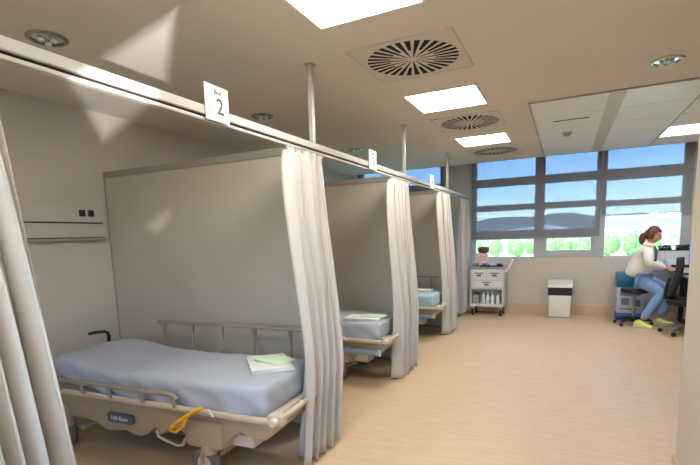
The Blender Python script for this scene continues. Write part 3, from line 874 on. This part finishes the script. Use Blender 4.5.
# ------------------------------------------------------------------ person
def skinned(name, verts, edges, m, parent, root=0, sub=2, smooth=True):
    me = bpy.data.meshes.new(name); me.from_pydata([v[0] for v in verts], edges, [])
    me.materials.append(MT[m]); o = bpy.data.objects.new(name, me); COL.objects.link(o); o.parent = parent
    sm = o.modifiers.new('skin', 'SKIN'); sm.use_smooth_shade = True; sm.branch_smoothing = .3
    for i, v in enumerate(verts):
        r = v[1]; me.skin_vertices[0].data[i].radius = r if isinstance(r, tuple) else (r, r)
    me.skin_vertices[0].data[root].use_root = True
    ss = o.modifiers.new('sub', 'SUBSURF'); ss.levels = sub; ss.render_levels = sub
    return o
# person faces +x (towards the desk); local origin on floor
pe = thing('person', 'seated person in white jacket, blue jeans and lime clogs, brown ponytail', 'person', (-0.025, 0.0, 0))
PYc = 7.40
def P(x, dy, z): return (x, PYc+dy, z)
HIP = P(2.50, .05, .655)
body_v = [
    (HIP, .10),                              # 0 pelvis
    (P(2.51, .05, .80), .10),               # 1 waist
    (P(2.535, .05, .96), .105),              # 2 chest
    (P(2.565, .05, 1.08), .07),             # 3 upper chest
    (P(2.59, .05, 1.14), .042),             # 4 neck
    (P(2.615, .05, 1.19), .045),            # 5 skull base
    # near arm (y-)
    (P(2.56, -.12, 1.065), .050), (P(2.56, -.17, .90), .042), (P(2.68, -.12, .84), .036), (P(2.775, -.06, .815), .026),
    # far arm
    (P(2.56, .22, 1.065), .050), (P(2.60, .25, .91), .042), (P(2.73, .20, .85), .036), (P(2.82, .14, .82), .026),
    # near leg
    (P(2.53, -.05, .635), .085), (P(2.73, -.12, .48), .058), (P(2.66, -.12, .34), .052), (P(2.53, -.12, .105), .036),
    # far leg
    (P(2.54, .15, .635), .085), (P(2.83, .16, .53), .058), (P(2.81, .14, .34), .05), (P(2.78, .12, .125), .036),
]
body_e = [(0, 1), (1, 2), (2, 3), (3, 4), (4, 5), (3, 6), (6, 7), (7, 8), (8, 9), (3, 10), (10, 11), (11, 12), (12, 13), (0, 14), (14, 15), (15, 16), (16, 17), (0, 18), (18, 19), (19, 20), (20, 21)]
# hands: palm + five fingers, curled on keyboard edge
def hand(w_i, sx, sy):
    base = Vector(body_v[w_i][0]); n0 = len(body_v)
    body_v.append((tuple(base+Vector((.055, sy*.02, -.012))), (.024, .015))); body_e.append((w_i, n0))
    for k, (off, ln) in enumerate(((-.026, .06), (-.009, .07), (.009, .066), (.026, .05))):
        a = len(body_v)
        p0 = base+Vector((.075, sy*.02+off, -.016)); p1 = p0+Vector((ln*.5, off*.2, -.004)); p2 = p1+Vector((ln*.4, off*.1, -.022))
        body_v.append((tuple(p0), .0085)); body_v.append((tuple(p1), .008)); body_v.append((tuple(p2), .007))
        body_e.extend([(n0, a), (a, a+1), (a+1, a+2)])
    a = len(body_v)
    body_v.append((tuple(base+Vector((.045, -sy*.03+sy*.02, -.018))), .010)); body_v.append((tuple(base+Vector((.08, -sy*.045+sy*.02, -.03))), .009))
    body_e.extend([(n0, a), (a, a+1)])
hand(9, 1, 1); hand(13, 1, -1)
body = skinned('body', body_v, body_e, 'skin', pe)
# head
hc = Vector(P(2.63, .05, 1.268))
hv = []; hf = []
nu, nv = 28, 22
for j in range(nv+1):
    th = PI*j/nv
    for i in range(nu):
        ph = 2*PI*i/nu
        x, y, z = math.sin(th)*math.cos(ph), math.sin(th)*math.sin(ph), math.cos(th)
        fx = max(0, x)
        rx, ry, rz = .090, .070, .112
        jaw = max(0, -z)
        X = x*rx*(1-.10*jaw*(x < 0)); Y = y*ry*(1-.28*jaw**1.5); Z = z*rz
        if x > .75 and abs(y) < .42 and -.42 < z < .18:   # nose
            X += .026*max(0, 1-abs(y)/.3)*max(0, 1-abs(z+.2)/.32)
        if x > .6 and -.05 < z < .28 and .2 < abs(y) < .6: X -= .006   # eye sockets
        if x > .5 and z < -.75: X += .012                              # chin
        hv.append(Vector((X, Y, Z)))
for j in range(nv):
    for i in range(nu): hf.append((j*nu+i, j*nu+(i+1) % nu, (j+1)*nu+(i+1) % nu, (j+1)*nu+i))
rotH = Matrix.Rotation(math.radians(18), 3, 'Y')
hm = MB().add([rotH@v+hc for v in hv], hf)
for sy in (-1, 1):
    e = [rotH@Vector((-.005+.018*math.cos(a), sy*(.066+.006*math.sin(a*2)), -.005+.030*math.sin(a)))+hc for a in [2*PI*k/12 for k in range(12)]]
    hm.tube(e, .007, 6, closed=True)
hm.build('head', 'skin', pe, 70)
em = MB()
for sy in (-1, 1):
    c = rotH@Vector((.076, sy*.030, .010))+hc; em.lathe([(.002, -.006), (.008, -.003), (.0085, 0), (.007, .004), (.002, .007)], c, 10, 'x')
em.build('eyes', 'eye', pe, 60)
lm = rotH@Vector((.081, 0, -.062))+hc
MB().box(lm.x-.006, lm.x+.005, lm.y-.02, lm.y+.02, lm.z-.006, lm.z+.005, .003).build('lips', 'lip', pe, 60)
# hair cap + ponytail
hv2 = []
for j in range(nv+1):
    th = PI*j/nv
    for i in range(nu):
        ph = 2*PI*i/nu
        x, y, z = math.sin(th)*math.cos(ph), math.sin(th)*math.sin(ph), math.cos(th)
        wob = 1+.05*noise.noise(Vector((x*4, y*4, z*2)))
        keep = (z > .42 or x < .22-.25*max(0, -z))
        k = 1.0 if keep else .80
        v = Vector((x*.103*wob*k-.006, y*.083*wob*k, z*.122*wob*k+.003))
        if z < -.55: v *= .8
        hv2.append(rotH@v+hc)
ho = MB().add(hv2, hf).build('hair', 'hair', pe, 80)
pt = MB(); b0 = hc+Vector((-.085, 0, .0))
pt.tube([b0+Vector((0, 0, .02)), b0+Vector((-.03, 0, 0)), b0+Vector((-.045, -.005, -.05)), b0+Vector((-.04, -.01, -.10)), b0+Vector((-.02, -.01, -.135))], [.03, .042, .045, .036, .014], 12)
pt.build('ponytail', 'hair', ho, 80)
gl = MB().tube([rotH@Vector((.085, -.05, .012))+hc, rotH@Vector((.05, -.076, .012))+hc, rotH@Vector((0, -.078, .012))+hc], .0022, 6)
for sy in (-1, 1):
    gl.tube([rotH@Vector((.093, sy*.031+.019*math.cos(a), .008+.015*math.sin(a)))+hc for a in [2*PI*k/12 for k in range(12)]], .002, 5, closed=True)
gl.build('glasses', 'eye', pe, 60)
# jacket
jv = [(P(2.475, .05, .675), (.15, .185)), (P(2.48, .05, .78), (.145, .175)), (P(2.515, .05, .93), (.145, .17)), (P(2.55, .05, 1.05), (.125, .15)), (P(2.58, .05, 1.125), .062),
      (P(2.555, -.12, 1.06), .068), (P(2.555, -.175, .90), .064), (P(2.67, -.125, .845), .054), (P(2.765, -.068, .823), .046),
      (P(2.555, .22, 1.06), .068), (P(2.595, .255, .91), .064), (P(2.72, .205, .855), .054), (P(2.80, .155, .828), .046)]
je = [(0, 1), (1, 2), (2, 3), (3, 4), (3, 5), (5, 6), (6, 7), (7, 8), (3, 9), (9, 10), (10, 11), (11, 12)]
jo = skinned('jacket', jv, je, 'jacket', pe)
MB().tube([P(2.645, .0, 1.115), P(2.668, .0, 1.03), P(2.662, .0, .93), P(2.64, .0, .84)], [.014, .02, .018, .010], 8).build('placket', 'collar', jo, 60)
cl = MB().tube([P(2.58+.062*math.cos(a), .05+.062*math.sin(a), 1.135+.022*math.cos(a+PI)) for a in [.5+i*(2*PI-1.0)/16 for i in range(17)]], .014, 8, ry=.024).build('jacket_collar', 'jacket', jo, 60)
# jeans
nv_ = [(P(2.485, .05, .655), .115), (P(2.53, -.05, .635), .105), (P(2.63, -.09, .565), .088), (P(2.735, -.12, .48), .076), (P(2.665, -.12, .34), .070), (P(2.545, -.12, .115), .055),
       (P(2.54, .15, .635), .105), (P(2.70, .16, .59), .088), (P(2.835, .16, .53), .076), (P(2.815, .14, .34), .068), (P(2.78, .12, .125), .055)]
ne_ = [(0, 1), (1, 2), (2, 3), (3, 4), (4, 5), (0, 6), (6, 7), (7, 8), (8, 9), (9, 10)]
skinned('jeans', nv_, ne_, 'jeans', pe)
# clogs
def clog(x, dy, rz):
    vs, fs = rbox_grid(.125, .046, .05, .04, 16, 8, 6)
    out = []
    R = Matrix.Rotation(rz, 3, 'Z')
    for p in vs:
        u = (p.x+.125)/.25
        top = .50+.55*math.exp(-((u-.30)/.30)**2)
        z = (p.z+.05)*(top if p.z > 0 else top)
        y = p.y*(.85+.25*math.sin(u*PI))
        out.append(R@Vector((p.x+.02, y, z))+Vector(P(x, dy, .003)))
    o = MB().add(out, fs).build('clog', 'clog', pe, 70)
    so_ = []
    for p in vs:
        so_.append(R@Vector(((p.x)*1.03+.02, p.y*1.08, (p.z+.05)*.22))+Vector(P(x, dy, .0)))
    MB().add(so_, fs).build('sole', 'offwhite', o, 70)
clog(2.53, -.13, -.5); clog(2.80, .11, -.1)

SIZE = 1.0
# ------------------------------------------------------------------ outside
GZ = -8.0
struct(MB().box(-1500, 1500, -1500, 3000, GZ-1, GZ), 'ground', 'field')
tag(MB().box(-160, 160, 110, 205, GZ, GZ+.05).build('parking_lot', 'lot'), 'pale paved yard below the windows', 'yard', kind='structure')
ridge = [(-900, 20), (-420, 26), (-330, 30), (-251, 34), (-214, 43), (-155, 45.4), (-86, 45), (-55, 46.6), (-25, 51), (22, 48.5), (74, 37), (119, 35), (160, 38.6), (176, 43), (209, 33), (277, 24.6), (420, 22), (900, 18)]
hvv = []; hff = []
N = 140
def rz_(x):
    for (a, b), (c, d) in zip(ridge, ridge[1:]):
        if a <= x <= c: return b+(d-b)*(x-a)/(c-a)
    return 20
for j in range(9):
    s = j/8
    for i in range(N+1):
        x = -900+1800*i/N
        h = rz_(x)+1.5*noise.noise(Vector((x*.03, 0, 0)))
        prof = math.sin(min(1, s/.6)*PI/2) if s <= .6 else math.cos((s-.6)/.4*PI/2)
        y = 1150+s*580
        z = GZ+(h-GZ)*prof*(1+ (.05*noise.noise(Vector((x*.012, y*.01, 2))) if s < .6 else 0))
        hvv.append((x, y, z))
for j in range(8):
    for i in range(N): a = j*(N+1)+i; hff.append((a, a+1, a+N+2, a+N+1))
tag(MB().add(hvv, hff).build('distant_hills', 'hill', None, 60), 'long haze-coloured wooded hills on the horizon outside the windows', 'hills')
def shed(x, y, w, d, h, label, rh=2.2):
    t = thing('shed_building', label, 'building', (x, y, GZ), 0, 'industrial sheds outside')
    MB().box(-w/2, w/2, -d/2, d/2, 0, h).build('walls', 'shedwall', t)
    MB().prism([(-w/2-.4, h), (w/2+.4, h), (w/2+.4, h+.4), (w*.15, h+rh), (-w/2-.4, h+.5)], -d/2-.5, d/2+.5, 'y').build('roof', 'roofw', t)
    for k in range(4):
        xx = -w/2+w*(k+.5)/4
        MB().box(xx-w*.07, xx+w*.07, -d/2-.08, -d/2, h*.45, h*.7).build('window', 'bluegreyprint', t)
shed(-9.0, 225, 22, 18, 9.8, 'white roofed shed seen between the first two windows')
shed(-52, 240, 46, 20, 8.2, 'long low white shed seen through the leftmost window')
shed(52, 260, 40, 20, 8.0, 'low white shed seen through the right window')
shed(16, 236, 22, 16, 7.6, 'low white shed seen through the middle window')
def blob_tree(x, y, h, r, k):
    t = thing('leafy_tree', TREE_L[k], 'tree', (x, y, GZ), 0, 'trees outside the windows')
    MB().tube([(0, 0, 0), (.1, 0, h*.5)], [.3, .18], 8).build('trunk', 'trunk', t, 50)
    bm = bmesh.new(); bmesh.ops.create_icosphere(bm, subdivisions=3, radius=1)
    for v in bm.verts:
        n = 1+.35*noise.noise(v.co*2.2+Vector((k*7.3, 0, 0)))+.15*noise.noise(v.co*6+Vector((0, k*3., 0)))
        v.co = Vector((v.co.x*r*n, v.co.y*r*n, v.co.z*h*.48*n+h*.5))
    MB().frombm(bm).build('crown', 'crown', t, 80)
TREE_L = []
spots = []
rt = random.Random(3)
wins = ['leftmost large window', 'middle large window', 'right large window']
order = ['first', 'second', 'third', 'fourth', 'fifth', 'sixth']
for wi, (xa, xb) in enumerate(((-30, -9), (-4, 10), (13, 32))):
    for k in range(6):
        x = xa+(xb-xa)*(k+.5)/6+rt.uniform(-.5, .5)
        spots.append((x, 176+(k % 2)*16+rt.uniform(0, 3), 6.2+rt.uniform(-1.2, 1.4), 2.0+rt.uniform(-.2, .15)))
        TREE_L.append('green tree outside the %s, %s of six from the left' % (wins[wi], order[k]))
for k, (x, y, h, r) in enumerate(spots): blob_tree(x, y, h, r, k)

# ------------------------------------------------------------------ patches of reflected sunlight (from behind the camera)
def glint(name, src, aim, poly, energy, soft):
    """spot lamp whose beam has the outline poly (world points)"""
    L = bpy.data.lights.new(name, 'SPOT'); L.energy = energy; L.spot_size = math.radians(80); L.spot_blend = 0; L.shadow_soft_size = .01
    L.color = (1, .97, .93)
    o = bpy.data.objects.new(name, L); o.location = src
    q = (Vector(aim)-Vector(src)).to_track_quat('-Z', 'Y'); o.rotation_euler = q.to_euler(); COL.objects.link(o)
    inv = q.to_matrix().transposed()
    pts = []
    for p in poly:
        d = inv@(Vector(p)-Vector(src)); pts.append((d.x/-d.z, d.y/-d.z))
    area = sum(pts[i][0]*pts[(i+1) % len(pts)][1]-pts[(i+1) % len(pts)][0]*pts[i][1] for i in range(len(pts)))
    if area < 0: pts.reverse()
    L.use_nodes = True; t = L.node_tree; em = t.nodes['Emission']
    tc = t.nodes.new('ShaderNodeTexCoord'); sp = t.nodes.new('ShaderNodeSeparateXYZ'); t.links.new(tc.outputs['Normal'], sp.inputs[0])
    def mth(op, a, b):
        n = t.nodes.new('ShaderNodeMath'); n.operation = op
        for i, v in enumerate((a, b)):
            if v is None: continue
            if isinstance(v, (int, float)): n.inputs[i].default_value = v
            else: t.links.new(v, n.inputs[i])
        return n.outputs[0]
    az = mth('ABSOLUTE', sp.outputs[2], None)
    u = mth('DIVIDE', sp.outputs[0], az); v = mth('DIVIDE', sp.outputs[1], az)
    m = None
    for i in range(len(pts)):
        (x0, y0), (x1, y1) = pts[i], pts[(i+1) % len(pts)]
        ex, ey = x1-x0, y1-y0; l = math.hypot(ex, ey); nx, ny = -ey/l, ex/l
        d = mth('ADD', mth('MULTIPLY', u, nx), mth('MULTIPLY', v, ny))
        d = mth('SUBTRACT', d, nx*x0+ny*y0)
        s = mth('DIVIDE', d, soft)
        m = s if m is None else mth('MINIMUM', m, s)
    c = t.nodes.new('ShaderNodeClamp'); t.links.new(m, c.inputs[0])
    t.links.new(c.outputs[0], em.inputs['Strength'])
    return o
SRC = (1.56, -.10, 1.36)
glint('sun_glint', SRC, (-1.3, 2.3, 2.56), [(-1.62, 2.12, H), (-.15, 1.80, H), (-1.30, 2.80, H), (-2.182, 2.80, 2.32)], 480, .02)
glint('sun_glint', SRC, (-1.5, 2.79, 1.66), [(-1.32, 2.79, 1.80), (-1.39, 2.79, 1.61), (-1.58, 2.79, 1.48), (-1.74, 2.79, 1.61)], 300, .02)
